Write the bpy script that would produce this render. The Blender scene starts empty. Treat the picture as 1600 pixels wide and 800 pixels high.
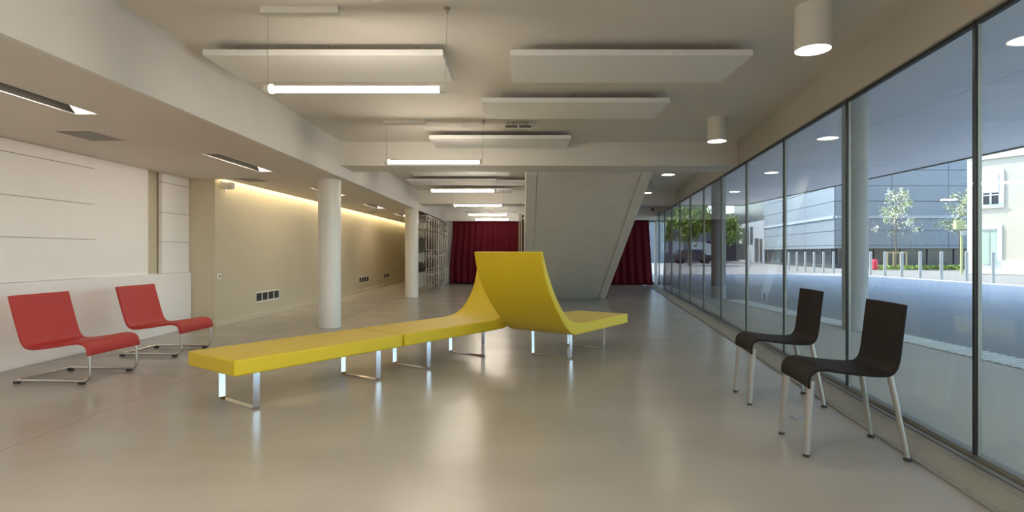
import bpy, bmesh, math, random
from mathutils import Vector, Matrix
random.seed(7)
scn = bpy.context.scene
COL = scn.collection
PI = math.pi

# ------------------------------------------------------------------ helpers
class MB:
    """collects shapes into one bmesh, then links it as ONE mesh object"""
    def __init__(self): self.bm = bmesh.new()
    def box(self, x0, x1, y0, y1, z0, z1):
        b = self.bm
        v = [b.verts.new((x, y, z)) for x in (x0, x1) for y in (y0, y1) for z in (z0, z1)]
        for f in ((0,1,3,2), (4,6,7,5), (0,4,5,1), (2,3,7,6), (0,2,6,4), (1,5,7,3)):
            b.faces.new([v[i] for i in f])
        return self
    def obox(self, c, ax, ay, az):
        """oriented box: centre and three half-axis vectors"""
        b = self.bm; c = Vector(c); ax, ay, az = Vector(ax), Vector(ay), Vector(az)
        v = [b.verts.new(c + ax*i + ay*j + az*k) for i in (-1,1) for j in (-1,1) for k in (-1,1)]
        for f in ((0,1,3,2), (4,6,7,5), (0,4,5,1), (2,3,7,6), (0,2,6,4), (1,5,7,3)):
            b.faces.new([v[i] for i in f])
        return self
    def prism(self, poly, axis, a, b_):
        """polygon in the two other axes extruded along axis from a to b_"""
        b = self.bm
        def P(p, t):
            if axis == 'x': return (t, p[0], p[1])
            if axis == 'y': return (p[0], t, p[1])
            return (p[0], p[1], t)
        A = [b.verts.new(P(p, a)) for p in poly]; B = [b.verts.new(P(p, b_)) for p in poly]
        n = len(poly)
        for i in range(n):
            j = (i+1) % n
            b.faces.new((A[i], A[j], B[j], B[i]))
        b.faces.new(A[::-1]); b.faces.new(B)
        return self
    def tube(self, pts, r, n=10, closed=False, caps=True, sx=1.0):
        """tube along points; r a number or a list"""
        b = self.bm; pts = [Vector(p) for p in pts]; m = len(pts)
        rr = r if isinstance(r, (list, tuple)) else [r]*m
        rings = []; up = None
        for i, p in enumerate(pts):
            if closed: t = (pts[(i+1) % m] - pts[i-1])
            else: t = pts[min(i+1, m-1)] - pts[max(i-1, 0)]
            t.normalize()
            if up is None:
                up = Vector((0,0,1)) if abs(t.z) < .9 else Vector((0,1,0))
            s = t.cross(up)
            if s.length < 1e-5: s = t.orthogonal()
            s.normalize(); up = s.cross(t).normalized()
            rings.append([b.verts.new(p + (s*math.cos(2*PI*k/n)*sx + up*math.sin(2*PI*k/n))*rr[i]) for k in range(n)])
        for i in range(m if closed else m-1):
            R, S = rings[i], rings[(i+1) % m]
            for k in range(n):
                b.faces.new((R[k], R[(k+1) % n], S[(k+1) % n], S[k]))
        if caps and not closed:
            b.faces.new(rings[0][::-1]); b.faces.new(rings[-1])
        return self
    def lathe(self, prof, cx, cy, n=32):
        """profile of (r, z) around a vertical axis; r=0 closes"""
        b = self.bm; rings = []
        for r, z in prof:
            if r < 1e-6: rings.append([b.verts.new((cx, cy, z))])
            else: rings.append([b.verts.new((cx + r*math.cos(2*PI*k/n), cy + r*math.sin(2*PI*k/n), z)) for k in range(n)])
        for R, S in zip(rings, rings[1:]):
            for k in range(n):
                k2 = (k+1) % n
                if len(R) == 1 and len(S) == 1: continue
                if len(R) == 1: b.faces.new((R[0], S[k], S[k2]))
                elif len(S) == 1: b.faces.new((R[k], R[k2], S[0]))
                else: b.faces.new((R[k], R[k2], S[k2], S[k]))
        return self
    def quad(self, *p):
        self.bm.faces.new([self.bm.verts.new(q) for q in p]); return self
    def ball(self, c, rx, ry, rz, u=14, v=9, wob=0.0):
        m = Matrix.Translation(c) @ Matrix.Diagonal((rx, ry, rz, 1))
        r = bmesh.ops.create_uvsphere(self.bm, u_segments=u, v_segments=v, radius=1, matrix=m)
        if wob:
            for vv in r['verts']: vv.co += Vector((random.uniform(-wob, wob) for _ in range(3)))
        return self
    def build(self, name, mat, parent=None, bevel=0, seg=2, smooth=False, angle=40, recalc=True):
        if recalc: bmesh.ops.recalc_face_normals(self.bm, faces=self.bm.faces[:])
        me = bpy.data.meshes.new(name); self.bm.to_mesh(me); self.bm.free()
        me.materials.append(mat)
        if smooth:
            me.polygons.foreach_set('use_smooth', [True]*len(me.polygons))
            me.set_sharp_from_angle(angle=math.radians(angle))
        o = bpy.data.objects.new(name, me); COL.objects.link(o)
        if parent: o.parent = parent
        if bevel:
            m = o.modifiers.new('bevel', 'BEVEL'); m.width = bevel; m.segments = seg
            m.limit_method = 'ANGLE'; m.angle_limit = math.radians(35)
        return o

def tag(o, label=None, cat=None, group=None, kind=None):
    if label: o['label'] = label
    if cat: o['category'] = cat
    if group: o['group'] = group
    if kind: o['kind'] = kind
    return o
def empty(name, loc=(0,0,0), rz=0):
    o = bpy.data.objects.new(name, None); COL.objects.link(o)
    o.location = loc; o.rotation_euler = (0, 0, rz); o.empty_display_size = .1
    return o
def thing(name, label, cat, loc=(0,0,0), rz=0, group=None):
    return tag(empty(name, loc, rz), label, cat, group)
def copy_tree(o, parent=None):
    c = o.copy(); COL.objects.link(c)
    if parent: c.parent = parent
    for ch in list(o.children): copy_tree(ch, c)
    return c
def struct(o): o['kind'] = 'structure'; return o
def catmull(p, n=6):
    out = []
    for i in range(len(p)-1):
        p0 = p[max(i-1, 0)]; p1 = p[i]; p2 = p[i+1]; p3 = p[min(i+2, len(p)-1)]
        for k in range(n):
            t = k/n
            out.append(tuple(.5*((2*b) + (-a+c)*t + (2*a-5*b+4*c-d)*t*t + (-a+3*b-3*c+d)*t**3)
                             for a, b, c, d in zip(p0, p1, p2, p3)))
    out.append(tuple(p[-1])); return out
def shell_poly(center, th):
    """closed outline of a bent sheet: centre line (x,z) and thickness (number or list)"""
    n = len(center); L, R = [], []
    for i, (x, z) in enumerate(center):
        a = center[max(i-1, 0)]; b = center[min(i+1, n-1)]
        dx, dz = b[0]-a[0], b[1]-a[1]; l = math.hypot(dx, dz) or 1
        t = (th[i] if isinstance(th, list) else th)/2
        L.append((x - dz/l*t, z + dx/l*t)); R.append((x + dz/l*t, z - dx/l*t))
    return L + R[::-1]
def bent_sheet(mb, center, th, w0, w1, nw=1, bow=0.0):
    """sheet from a centre line swept over the width (local y), closed; bow curves the sheet across"""
    poly = shell_poly(center, th); n = len(poly); rows = []
    for k in range(nw+1):
        s = k/nw; y = w0 + (w1-w0)*s; q = bow*(1-(2*s-1)**2)
        rows.append([mb.bm.verts.new((x - q, y, z)) for x, z in poly])
    for R, S in zip(rows, rows[1:]):
        for i in range(n):
            j = (i+1) % n; mb.bm.faces.new((R[i], R[j], S[j], S[i]))
    mb.bm.faces.new(rows[0][::-1]); mb.bm.faces.new(rows[-1])
    return mb

# ------------------------------------------------------------------ materials
def mat(name, col, rough=.5, metal=0, spec=.5, noise=0, nscale=8, bump=0, bscale=60, emit=None, estr=0, coat=0, sheen=0):
    m = bpy.data.materials.new(name); m.use_nodes = True
    nt = m.node_tree; b = nt.nodes['Principled BSDF']
    b.inputs['Base Color'].default_value = (*col, 1)
    b.inputs['Roughness'].default_value = rough; b.inputs['Metallic'].default_value = metal
    b.inputs['Specular IOR Level'].default_value = spec
    if coat: b.inputs['Coat Weight'].default_value = coat; b.inputs['Coat Roughness'].default_value = .1
    if sheen: b.inputs['Sheen Weight'].default_value = sheen
    if emit: b.inputs['Emission Color'].default_value = (*emit, 1); b.inputs['Emission Strength'].default_value = estr
    tc = nt.nodes.new('ShaderNodeTexCoord')
    if noise:
        n = nt.nodes.new('ShaderNodeTexNoise'); n.inputs['Scale'].default_value = nscale; n.inputs['Detail'].default_value = 5
        r = nt.nodes.new('ShaderNodeMapRange'); r.inputs['From Min'].default_value = .3; r.inputs['From Max'].default_value = .7
        r.inputs['To Min'].default_value = 1-noise; r.inputs['To Max'].default_value = 1+noise
        x = nt.nodes.new('ShaderNodeVectorMath'); x.operation = 'SCALE'; x.inputs[0].default_value = col
        nt.links.new(tc.outputs['Object'], n.inputs['Vector']); nt.links.new(n.outputs['Fac'], r.inputs['Value'])
        nt.links.new(r.outputs[0], x.inputs['Scale']); nt.links.new(x.outputs[0], b.inputs['Base Color'])
    if bump:
        n = nt.nodes.new('ShaderNodeTexNoise'); n.inputs['Scale'].default_value = bscale; n.inputs['Detail'].default_value = 3
        u = nt.nodes.new('ShaderNodeBump'); u.inputs['Strength'].default_value = bump; u.inputs['Distance'].default_value = .01
        nt.links.new(tc.outputs['Object'], n.inputs['Vector']); nt.links.new(n.outputs['Fac'], u.inputs['Height'])
        nt.links.new(u.outputs[0], b.inputs['Normal'])
    return m
def emission(name, col, s):
    m = bpy.data.materials.new(name); m.use_nodes = True; nt = m.node_tree; nt.nodes.clear()
    e = nt.nodes.new('ShaderNodeEmission'); e.inputs[0].default_value = (*col, 1); e.inputs[1].default_value = s
    o = nt.nodes.new('ShaderNodeOutputMaterial'); nt.links.new(e.outputs[0], o.inputs[0]); return m
def glass(name, tint, refl=1.0, rough=0.0):
    m = bpy.data.materials.new(name); m.use_nodes = True; nt = m.node_tree; nt.nodes.clear()
    t = nt.nodes.new('ShaderNodeBsdfTransparent'); t.inputs[0].default_value = (*tint, 1)
    g = nt.nodes.new('ShaderNodeBsdfGlossy'); g.inputs['Roughness'].default_value = rough
    N = nt.nodes.new; L = nt.links.new
    gm = N('ShaderNodeNewGeometry'); d = N('ShaderNodeVectorMath'); d.operation = 'DOT_PRODUCT'
    L(gm.outputs['Incoming'], d.inputs[0]); L(gm.outputs['Normal'], d.inputs[1])
    ab = N('ShaderNodeMath'); ab.operation = 'ABSOLUTE'; L(d.outputs['Value'], ab.inputs[0])
    su = N('ShaderNodeMath'); su.operation = 'SUBTRACT'; su.inputs[0].default_value = 1; L(ab.outputs[0], su.inputs[1])
    pw = N('ShaderNodeMath'); pw.operation = 'POWER'; pw.inputs[1].default_value = 4.6; L(su.outputs[0], pw.inputs[0])
    k = N('ShaderNodeMath'); k.operation = 'MULTIPLY_ADD'; k.inputs[1].default_value = .95*refl; k.inputs[2].default_value = .04*refl; L(pw.outputs[0], k.inputs[0])
    x = nt.nodes.new('ShaderNodeMixShader'); o = nt.nodes.new('ShaderNodeOutputMaterial')
    nt.links.new(k.outputs[0], x.inputs[0])
    nt.links.new(t.outputs[0], x.inputs[1]); nt.links.new(g.outputs[0], x.inputs[2]); nt.links.new(x.outputs[0], o.inputs[0])
    return m

M = {}
M['white'] = mat('white_paint', (.79, .77, .75), .6, noise=.015, nscale=2)
M['ceil'] = mat('ceiling_paint', (.755, .72, .67), .75, noise=.02, nscale=1.5)
M['fascia'] = mat('fascia_shaded_paint', (.50, .47, .41), .7, noise=.02, nscale=1.5)  # darker base colour carries the backlit shade of the fascia
M['soffit'] = mat('soffit_paint', (.77, .71, .645), .7, noise=.02, nscale=1.5)
M['panel'] = mat('acoustic_panel', (.84, .835, .825), .8, bump=.05, bscale=300)
M['olive'] = mat('olive_paint', (.54, .475, .345), .5, noise=.04, nscale=1.2)
M['olive2'] = mat('olive_base', (.56, .50, .38), .45)
M['wwall'] = mat('white_wall_panels', (.86, .82, .795), .5, noise=.01, nscale=3)
M['seam'] = mat('shadow_seam', (.42, .39, .36), .8)
M['concrete'] = mat('cast_concrete', (.68, .645, .585), .7, noise=.05, nscale=3, bump=.08, bscale=40)
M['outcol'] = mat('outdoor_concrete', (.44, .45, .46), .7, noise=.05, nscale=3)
M['col'] = mat('column_paint', (.74, .72, .68), .35, noise=.01, nscale=3)
M['yellow'] = mat('yellow_upholstery', (.64, .47, .010), .55, bump=.05, bscale=500, sheen=.1)
M['yellow_line'] = mat('yellow_seam', (.5, .37, .01), .6)
M['chrome'] = mat('chrome', (.80, .80, .82), .08, 1)
M['steel'] = mat('brushed_steel', (.62, .60, .55), .25, 1)
M['red'] = mat('red_shell', (.42, .028, .026), .5, bump=.04, bscale=400)
M['black'] = mat('black_shell', (.012, .009, .0085), .6, spec=.2, bump=.03, bscale=400)
M['alu'] = mat('satin_aluminium', (.37, .36, .335), .4, .5)
M['rubber'] = mat('dark_rubber', (.03, .03, .03), .7)
M['dark'] = mat('dark_frame', (.022, .024, .026), .35, .3)
M['greyframe'] = mat('grey_frame', (.30, .30, .28), .4, .6)
M['slat'] = mat('grille_slat', (.36, .325, .25), .55, .1)
M['trough'] = mat('dark_trough', (.03, .028, .025), .8)
M['glass'] = glass('window_glass', (.915, .955, .945), 1.1)
M['clear'] = glass('locker_acrylic', (.97, .965, .955), .6, .05)
M['tube'] = emission('fluorescent_tube', (1, .89, .73), 40)
M['lamp'] = emission('downlight_disc', (1, .90, .70), 30)
M['lens'] = mat('lamp_lens', (.9, .88, .8), .3, emit=(1, .9, .7), estr=2.0)
M['cove'] = emission('cove_led', (1, .84, .50), 30)
M['endglow'] = mat('trough_end_glow', (.85, .83, .78), .5, emit=(1, .92, .78), estr=.8)  # emission stands in for lamp light falling on the white end reflector
M['fixture'] = mat('fixture_white', (.72, .70, .65), .5)
M['louvre'] = mat('grey_louvre', (.16, .148, .135), .5, .3)
M['meshgrey'] = mat('grille_mesh', (.40, .37, .33), .5)
M['troughgrey'] = mat('trough_side', (.03, .028, .025), .9, spec=.05)
M['ventgrey'] = mat('vent_grey', (.22, .20, .19), .6)
M['curtain'] = mat('red_velvet', (.085, .0018, .008), .8, spec=.2)
M['bag'] = mat('dark_bag', (.02, .02, .022), .7)
M['greybag'] = mat('grey_cloth', (.12, .11, .10), .8)
M['whitebox'] = mat('white_box', (.8, .78, .72), .5)
M['locker'] = mat('locker_panel', (.84, .81, .76), .4, .1)
M['black_metal'] = mat('black_metal', (.03, .026, .02), .4, .5)
M['brass'] = mat('pale_metal', (.42, .36, .26), .4, .6)
# outdoors
M['asphalt'] = mat('plaza_asphalt', (.385, .375, .365), .7, noise=.06, nscale=.8)
M['pale'] = mat('plaza_concrete', (.66, .62, .55), .7, noise=.04, nscale=1)
M['street'] = mat('street', (.17, .165, .155), .9, noise=.06, nscale=.6)
M['rib'] = mat('pale_rib', (.85, .84, .80), .7)
M['kerb'] = mat('kerb_stone', (.45, .44, .42), .8)
M['canopy'] = mat('canopy_panels', (.84, .85, .87), .5, noise=.02, nscale=.8)
M['render'] = mat('building_render', (.62, .61, .58), .8)
M['terrace'] = mat('terrace_render', (.24, .245, .25), .8, noise=.05, nscale=.7)
M['clad'] = mat('grey_cladding', (.22, .25, .28), .5, noise=.03, nscale=.6)
M['plinth'] = mat('dark_plinth', (.06, .065, .07), .3)
M['band'] = mat('pale_band', (.38, .41, .44), .5)
M['cream'] = mat('cream_render', (.56, .50, .39), .9)
M['surround'] = mat('pale_surround', (.68, .66, .62), .8)
M['shutter'] = mat('white_shutter', (.82, .82, .82), .6)
M['netting'] = mat('green_curtain', (.45, .55, .42), .8)
M['winglass'] = mat('dark_glass', (.05, .06, .07), .15)
M['galv'] = mat('galvanised_post', (.42, .42, .41), .4, .3)
M['hydrant'] = mat('red_hydrant', (.55, .02, .05), .4)
M['wood'] = mat('timber_stake', (.42, .32, .18), .8)
M['bark'] = mat('bark', (.16, .13, .10), .9)
M['leaf'] = mat('green_leaves', (.20, .30, .05), .7)
M['blossom'] = mat('white_blossom', (.78, .76, .66), .7)
M['foliage'] = mat('dense_foliage', (.20, .29, .05), .8)
M['signbox'] = mat('yellow_green_box', (.45, .45, .22), .6)
M['carpaint'] = mat('dark_car_paint', (.05, .055, .06), .25, coat=.5)

# polished concrete floor: mottled, faint straight joint
def floor_material():
    m = bpy.data.materials.new('polished_concrete'); m.use_nodes = True
    nt = m.node_tree; b = nt.nodes['Principled BSDF']; N = nt.nodes.new; L = nt.links.new
    tc = N('ShaderNodeTexCoord'); mp = N('ShaderNodeMapping'); mp.inputs['Scale'].default_value = (.7, 1.4, 1)
    n1 = N('ShaderNodeTexNoise'); n1.inputs['Scale'].default_value = 1.1; n1.inputs['Detail'].default_value = 6
    L(tc.outputs['Object'], mp.inputs[0]); L(mp.outputs[0], n1.inputs['Vector'])
    r = N('ShaderNodeValToRGB'); r.color_ramp.elements[0].position = .3; r.color_ramp.elements[1].position = .72
    r.color_ramp.elements[0].color = (.33, .31, .275, 1); r.color_ramp.elements[1].color = (.39, .367, .33, 1)
    L(n1.outputs['Fac'], r.inputs[0])
    s = N('ShaderNodeSeparateXYZ'); L(tc.outputs['Object'], s.inputs[0])
    a = N('ShaderNodeMath'); a.operation = 'ADD'; a.inputs[1].default_value = 2.82; L(s.outputs['X'], a.inputs[0])
    ab = N('ShaderNodeMath'); ab.operation = 'ABSOLUTE'; L(a.outputs[0], ab.inputs[0])
    lt = N('ShaderNodeMath'); lt.operation = 'LESS_THAN'; lt.inputs[1].default_value = .003; L(ab.outputs[0], lt.inputs[0])
    mx = N('ShaderNodeMixRGB'); mx.inputs[2].default_value = (.22, .20, .165, 1); L(lt.outputs[0], mx.inputs[0]); L(r.outputs[0], mx.inputs[1])
    L(mx.outputs[0], b.inputs['Base Color'])
    n2 = N('ShaderNodeTexNoise'); n2.inputs['Scale'].default_value = 2.3; n2.inputs['Detail'].default_value = 4
    L(tc.outputs['Object'], n2.inputs['Vector'])
    rr = N('ShaderNodeMapRange'); rr.inputs['To Min'].default_value = .18; rr.inputs['To Max'].default_value = .30
    L(n2.outputs['Fac'], rr.inputs['Value']); L(rr.outputs[0], b.inputs['Roughness'])
    bp = N('ShaderNodeBump'); bp.inputs['Strength'].default_value = .05; bp.inputs['Distance'].default_value = .02
    n3 = N('ShaderNodeTexNoise'); n3.inputs['Scale'].default_value = 3; L(tc.outputs['Object'], n3.inputs['Vector'])
    L(n3.outputs['Fac'], bp.inputs['Height']); L(bp.outputs[0], b.inputs['Normal'])
    b.inputs['Specular IOR Level'].default_value = .29
    return m
M['floor'] = floor_material()

# ------------------------------------------------------------------ dimensions
CAMZ = 1.08
YB, YF, YL = -5.0, 19.4, 21.6          # rear and far ends of the hall
XL = -4.67                   # white wall at left
ZC = 2.63                    # main ceiling
ZS = 2.133                   # low soffit at left
XBEAM = -2.48
def gx(y): return 1.957 + .1402*y       # inner plane of the glass wall
def ox(y): return -4.338 + (y-8.06)*.012  # olive wall
GN = Vector((-.9903, .1388, 0)); GT = Vector((.1388, .9903, 0))   # into the room / along the glass

# ------------------------------------------------------------------ shell
mb = MB(); mb.prism([(-5.2, YB), (gx(YB)+.05, YB), (gx(YF)+.05, YF), (-2.5, YF), (-2.5, YL), (-5.2, YL)], 'z', -.25, 0)
struct(mb.build('floor', M['floor']))
mb = MB(); mb.prism([(-5.2, YB), (gx(YB)+.1, YB), (gx(YF)+.1, YF), (-2.5, YF), (-2.5, YL), (-5.2, YL)], 'z', ZC, ZC+.3)
struct(mb.build('ceiling', M['ceil']))

# low soffit with holes for lights, grilles, cove slot along the olive wall
lights_y = [(-1.79, -.47), (2.96, 4.28), (6.0, 7.32), (9.1, 10.42), (12.15, 13.47), (15.2, 16.52)]
LX0, LX1 = -3.366, -3.192
GX0, GX1 = -4.02, -3.69
grill_y = [(4.86, 5.31), (7.92, 8.37), (10.97, 11.42), (14.6, 15.05), (17.5, 17.95)]
mb = MB()
zt = ZS + .04
mb.box(LX1, XBEAM-.04, YB, YL, ZS, zt)                      # right strip
ys = YB
for a, b in lights_y:
    mb.box(LX0, LX1, ys, a, ZS, zt); ys = b
mb.box(LX0, LX1, ys, YL, ZS, zt)
mb.box(GX1, LX0, YB, YL, ZS, zt)
ys = YB
for a, b in grill_y:
    mb.box(GX0, GX1, ys, a, ZS, zt); ys = b
mb.box(GX0, GX1, ys, YL, ZS, zt)
mb.box(-5.2, GX0, YB, 8.10, ZS, zt)
mb.prism([(GX0, 8.10), (GX0, YL), (ox(YL)+.11, YL), (ox(8.1)+.11, 8.10)], 'z', ZS, zt)
struct(mb.build('ceiling_soffit', M['soffit']))
mb = MB(); mb.box(XBEAM-.04, XBEAM, YB, YF, ZS, ZC)
struct(mb.build('trim_1', M['white']))
# cross beams
mb = MB(); mb.prism([(XBEAM, 7.85), (gx(7.85), 7.85), (gx(8.46), 8.46), (XBEAM, 8.46)], 'z', 2.29, ZC)
struct(mb.build('beam', M['ceil'], bevel=.006))
mb = MB(); mb.prism([(XBEAM, 14.0), (gx(14.0), 14.0), (gx(14.6), 14.6), (XBEAM, 14.6)], 'z', 2.29, ZC)
struct(mb.build('beam', M['ceil'], bevel=.006))

# left white wall: ledge wall + upper panels with joints
mb = MB(); mb.box(XL-.12, XL, YB, 8.04, 0, .80)
struct(mb.build('wall_left_ledge', M['wwall'], bevel=.004))
def upper_panels():
    xp = XL - .03
    zs = [.80, 1.224, 1.612, 2.008, ZS]
    g = MB()
    def stack(y0, y1):
        for a, b in zip(zs, zs[1:]):
            g.box(xp-.05, xp, y0, y1, a+.003, b-.003)
    stack(YB, 6.257); stack(7.43, 8.04)
    g.box(xp-.06, xp-.012, 6.262, 7.168, .80, ZS)
    w = struct(g.build('wall_left', M['wwall'], bevel=.002))
    s = MB()
    for z in zs[1:-1]:
        s.box(xp-.04, xp+.004, YB, 6.25, z-.0025, z+.0025)
        s.box(xp-.04, xp+.006, 7.405, 8.04, z-.0025, z+.0025)
    s.build('panel_joint', M['seam'], w)
upper_panels()
mb = MB(); mb.box(-5.2, XL-.10, YB, 8.06, 0, ZC); struct(mb.build('wall_left_recess', M['olive']))
# olive return and long olive wall
mb = MB()
mb.prism([(-5.2, 8.05), (ox(8.05), 8.05), (ox(YL), YL), (-5.2, YL)], 'z', 0, ZC)
struct(mb.build('wall_left_olive', M['olive']))
mb = MB(); mb.prism([(ox(8.05), 8.06), (ox(8.05)+.014, 8.06), (ox(YL)+.014, YL), (ox(YL), YL)], 'z', 0, .085)
struct(mb.build('baseboard_left', M['olive2'], bevel=.004))
# cove lamp
cl = MB(); cl.prism([(ox(8.2)+.075, 8.2), (ox(8.2)+.10, 8.2), (ox(YL)+.10, YL-.2), (ox(YL)+.075, YL-.2)], 'z', 2.235, 2.25)
tag(cl.build('cove_light', M['cove']), 'warm strip light hidden in the ceiling slot along the olive wall', 'light')

# rear wall behind the camera, far wall, lintels
mb = MB(); mb.box(-5.2, gx(YB)+.1, YB-.2, YB, 0, ZC); struct(mb.build('wall_rear', M['white']))
mb = MB(); mb.box(-2.48, 4.28, YF-.02, YF+.2, 0, ZC); struct(mb.build('wall_far', M['white']))
mb = MB(); mb.box(-5.2, -2.48, YL-.02, YL+.1, 0, ZC); struct(mb.build('wall_far_left', M['olive']))
mb = MB(); mb.box(XBEAM, 2.05, 19.02, YF, 2.14, ZC); struct(mb.build('lintel', M['white']))
mb = MB(); mb.box(2.05, gx(18.4), 18.40, YF, 2.14, ZC); struct(mb.build('lintel', M['white']))
mb = MB(); mb.box(4.28, gx(YF)+.1, YF, YF+.04, 0, .06); mb.box(4.28, gx(YF)+.1, YF, YF+.04, 2.12, 2.3)
w = struct(mb.build('window_end', M['greyframe']))
mb = MB(); mb.box(4.28, gx(YF)+.1, YF+.012, YF+.022, .06, 2.14); mb.build('pane', M['glass'], w)
# end of the low zone under the soffit, behind the lockers
mb = MB(); mb.box(XBEAM-.3, XBEAM, 19.02, YL, 0, ZS); struct(mb.build('pillar', M['white']))

# columns
for cx, cy in ((-2.742, 8.18), (-2.585, 13.64)):
    mb = MB(); mb.lathe([(0, 0), (.159, 0), (.159, ZS), (0, ZS)], cx, cy, 48)
    struct(mb.build('column', M['col'], smooth=True))

# glass wall: dark frames, one pane each
def gpt(y, off, z):
    """point 'off' metres into the room from the glass plane at depth y"""
    return Vector((gx(y), y, z)) + GN*off
def gbox(mbx, y0, y1, o0, o1, z0, z1):
    b = mbx.bm
    v = [b.verts.new(gpt(y, o, z)) for y in (y0, y1) for o in (o0, o1) for z in (z0, z1)]
    for f in ((0,1,3,2), (4,6,7,5), (0,4,5,1), (2,3,7,6), (0,2,6,4), (1,5,7,3)):
        b.faces.new([v[i] for i in f])
ml = [2.93 + 1.502*k for k in range(-5, 11)] + [18.75]
for i, (a, b) in enumerate(zip(ml, ml[1:])):
    f = MB()
    gbox(f, a-.010, a+.010, -.028, 0, .03, 2.285)
    gbox(f, a+.010, b-.010, -.03, -.005, 2.262, 2.285)      # dark head
    w = struct(f.build('window_%d' % (i+1), M['dark']))
    s = MB(); gbox(s, a+.010, b-.010, -.06, -.008, .0, .03); gbox(s, a+.010, b-.010, -.008, .004, .0, .018)
    s.build('sill', M['greyframe'], w)
    g = MB(); gbox(g, a+.010, b-.010, -.024, -.016, .03, 2.262); g.build('pane', M['glass'], w)
    e = MB(); gbox(e, a-.016, a-.010, -.030, -.012, .03, 2.262); gbox(e, a-.014, b, -.012, .002, 2.286, 2.296)
    e.build('edge_strip', M['greyframe'], w)
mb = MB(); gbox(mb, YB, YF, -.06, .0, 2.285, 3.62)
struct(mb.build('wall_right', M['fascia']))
mb = MB(); gbox(mb, 18.75, YF, -.08, 0, 0, 2.285); struct(mb.build('wall_right_end', M['white']))

# floor convector grille along the glass
fg = thing('floor_grille', 'long metal floor grille running along the foot of the glass wall', 'floor grille', gpt(8.0, .19, 0))
def loc(p): return Vector(p) - fg.location
g = MB()
def gb(mbx, y0, y1, o0, o1, z0, z1):
    b = mbx.bm
    v = [b.verts.new(loc(gpt(y, o, z))) for y in (y0, y1) for o in (o0, o1) for z in (z0, z1)]
    for f in ((0,1,3,2), (4,6,7,5), (0,4,5,1), (2,3,7,6), (0,2,6,4), (1,5,7,3)):
        b.faces.new([v[i] for i in f])
gb(g, 1.0, 18.7, .07, .31, 0, .002); g.build('trough', M['trough'], fg)
g = MB(); gb(g, 1.0, 18.7, .062, .074, 0, .010); gb(g, 1.0, 18.7, .306, .316, 0, .010)
gb(g, 1.0, 18.7, .10, .106, 0, .0095); gb(g, 1.0, 18.7, .28, .286, 0, .0095); gb(g, 1.0, 18.7, .02, .050, 0, .012)
g.build('rail', M['greyframe'], fg)
g = MB(); y = 1.02
while y < 18.65:
    gb(g, y, y+.0085, .074, .306, .001, .009); y += .0165
tag(g.build('slats', M['slat'], fg), kind='stuff')

# ------------------------------------------------------------------ concrete stair
def staircase():
    X0, X1 = .116, 2.02
    st = thing('staircase', 'raw concrete stair flight slanting down from the cross beam to the floor', 'staircase', (1.07, 13.1, 0))
    m = 2.29/(13.1-8.47)
    n = 14; prof = [(13.1, 0), (8.48, 2.288), (8.48, 2.62), (9.0, 2.62)]
    y, z = 9.0, 2.62; dz = 2.62/n; dy = (13.72-9.0)/n
    for k in range(n):
        z -= dz; prof.append((y, max(z, 0)))
        y += dy
        if k < n-1: prof.append((y, z))
    b = MB(); b.prism([(p[0]-13.1, p[1]) for p in prof], 'x', X0+.172-1.07, X1-.172-1.07); b.build('flight', M['concrete'], st)
    # cheeks either side, standing a little proud of the flight
    q = [(0-.0, 0), (8.48-13.1, 2.288), (8.48-13.1, 2.62), (9.05-13.1, 2.62), (.66, .18), (.66, 0)]
    d = .022
    q2 = [(p[0]-(d if i in (0,) else 0), p[1]-(d if i == 1 else 0)) for i, p in enumerate(q)]
    for a, c in ((X0, X0+.166), (X1-.166, X1)):
        b = MB(); b.prism(q2, 'x', a-1.07, c-1.07); b.build('cheek', M['concrete'], st, bevel=.008)
    b = MB(); b.box(X1+.0-1.07, X1+.045-1.07, .0, .05, 0, .17); b.build('foot_bracket', M['black_metal'], st)
staircase()

# folded dark metal screen beside the stair
fs = thing('folding_screen', 'narrow folded dark metal screen standing left of the concrete stair', 'screen', (.07, 14.3, 0))
b = MB(); b.box(-.062, -.045, -.2, .2, 0, 2.05); b.build('post', M['brass'], fs)
b = MB(); b.box(-.035, -.02, -.2, .2, 0, 2.06); b.build('leaf', M['black_metal'], fs)
b = MB(); b.box(-.01, .012, -.2, .2, 0, 2.03); b.build('leaf', M['brass'], fs)
b = MB(); b.box(.018, .05, -.2, .2, 0, 2.03); b.build('leaf', M['black_metal'], fs)
for z in (2.0, 1.88, 1.75, 1.6):
    b = MB(); b.box(.05, .085, -.19, -.1, z-.03, z+.02); b.build('hinge', M['black_metal'], fs)
b = MB(); b.box(.072, .085, -.2, .2, 0, 2.03); b.build('post', M['brass'], fs)

# ------------------------------------------------------------------ curtains
def curtain(name, label, x0, x1, y, z1, folds, lean0=0, lean1=0):
    b = MB(); n = folds*10; nz = 14; rows = []
    rnd = [random.uniform(.6, 1.3) for _ in range(folds+2)]
    for j in range(nz+1):
        t = j/nz; z = .015 + (z1-.015)*(1-t); r = []
        for i in range(n+1):
            s = i/n
            xa = x0 + lean0*math.sin(min(1, t*1.25)*PI/2)**2; xb = x1 + lean1*t
            amp = .05*(.35+.65*t)*rnd[int(s*folds)]
            r.append((xa+(xb-xa)*s + .012*math.sin(s*folds*4.1+t*2), y - .05 - amp*math.sin(s*folds*2*PI + .5*math.sin(t*3+s*9)), z))
        rows.append(r)
    V = [[b.bm.verts.new(p) for p in r] for r in rows]
    for R, S in zip(V, V[1:]):
        for i in range(n): b.bm.faces.new((R[i], R[i+1], S[i+1], S[i]))
    o = b.build(name, M['curtain'], smooth=True, angle=180)
    m = o.modifiers.new('thickness', 'SOLIDIFY'); m.thickness = .012
    tag(o, label, 'curtain')
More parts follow.
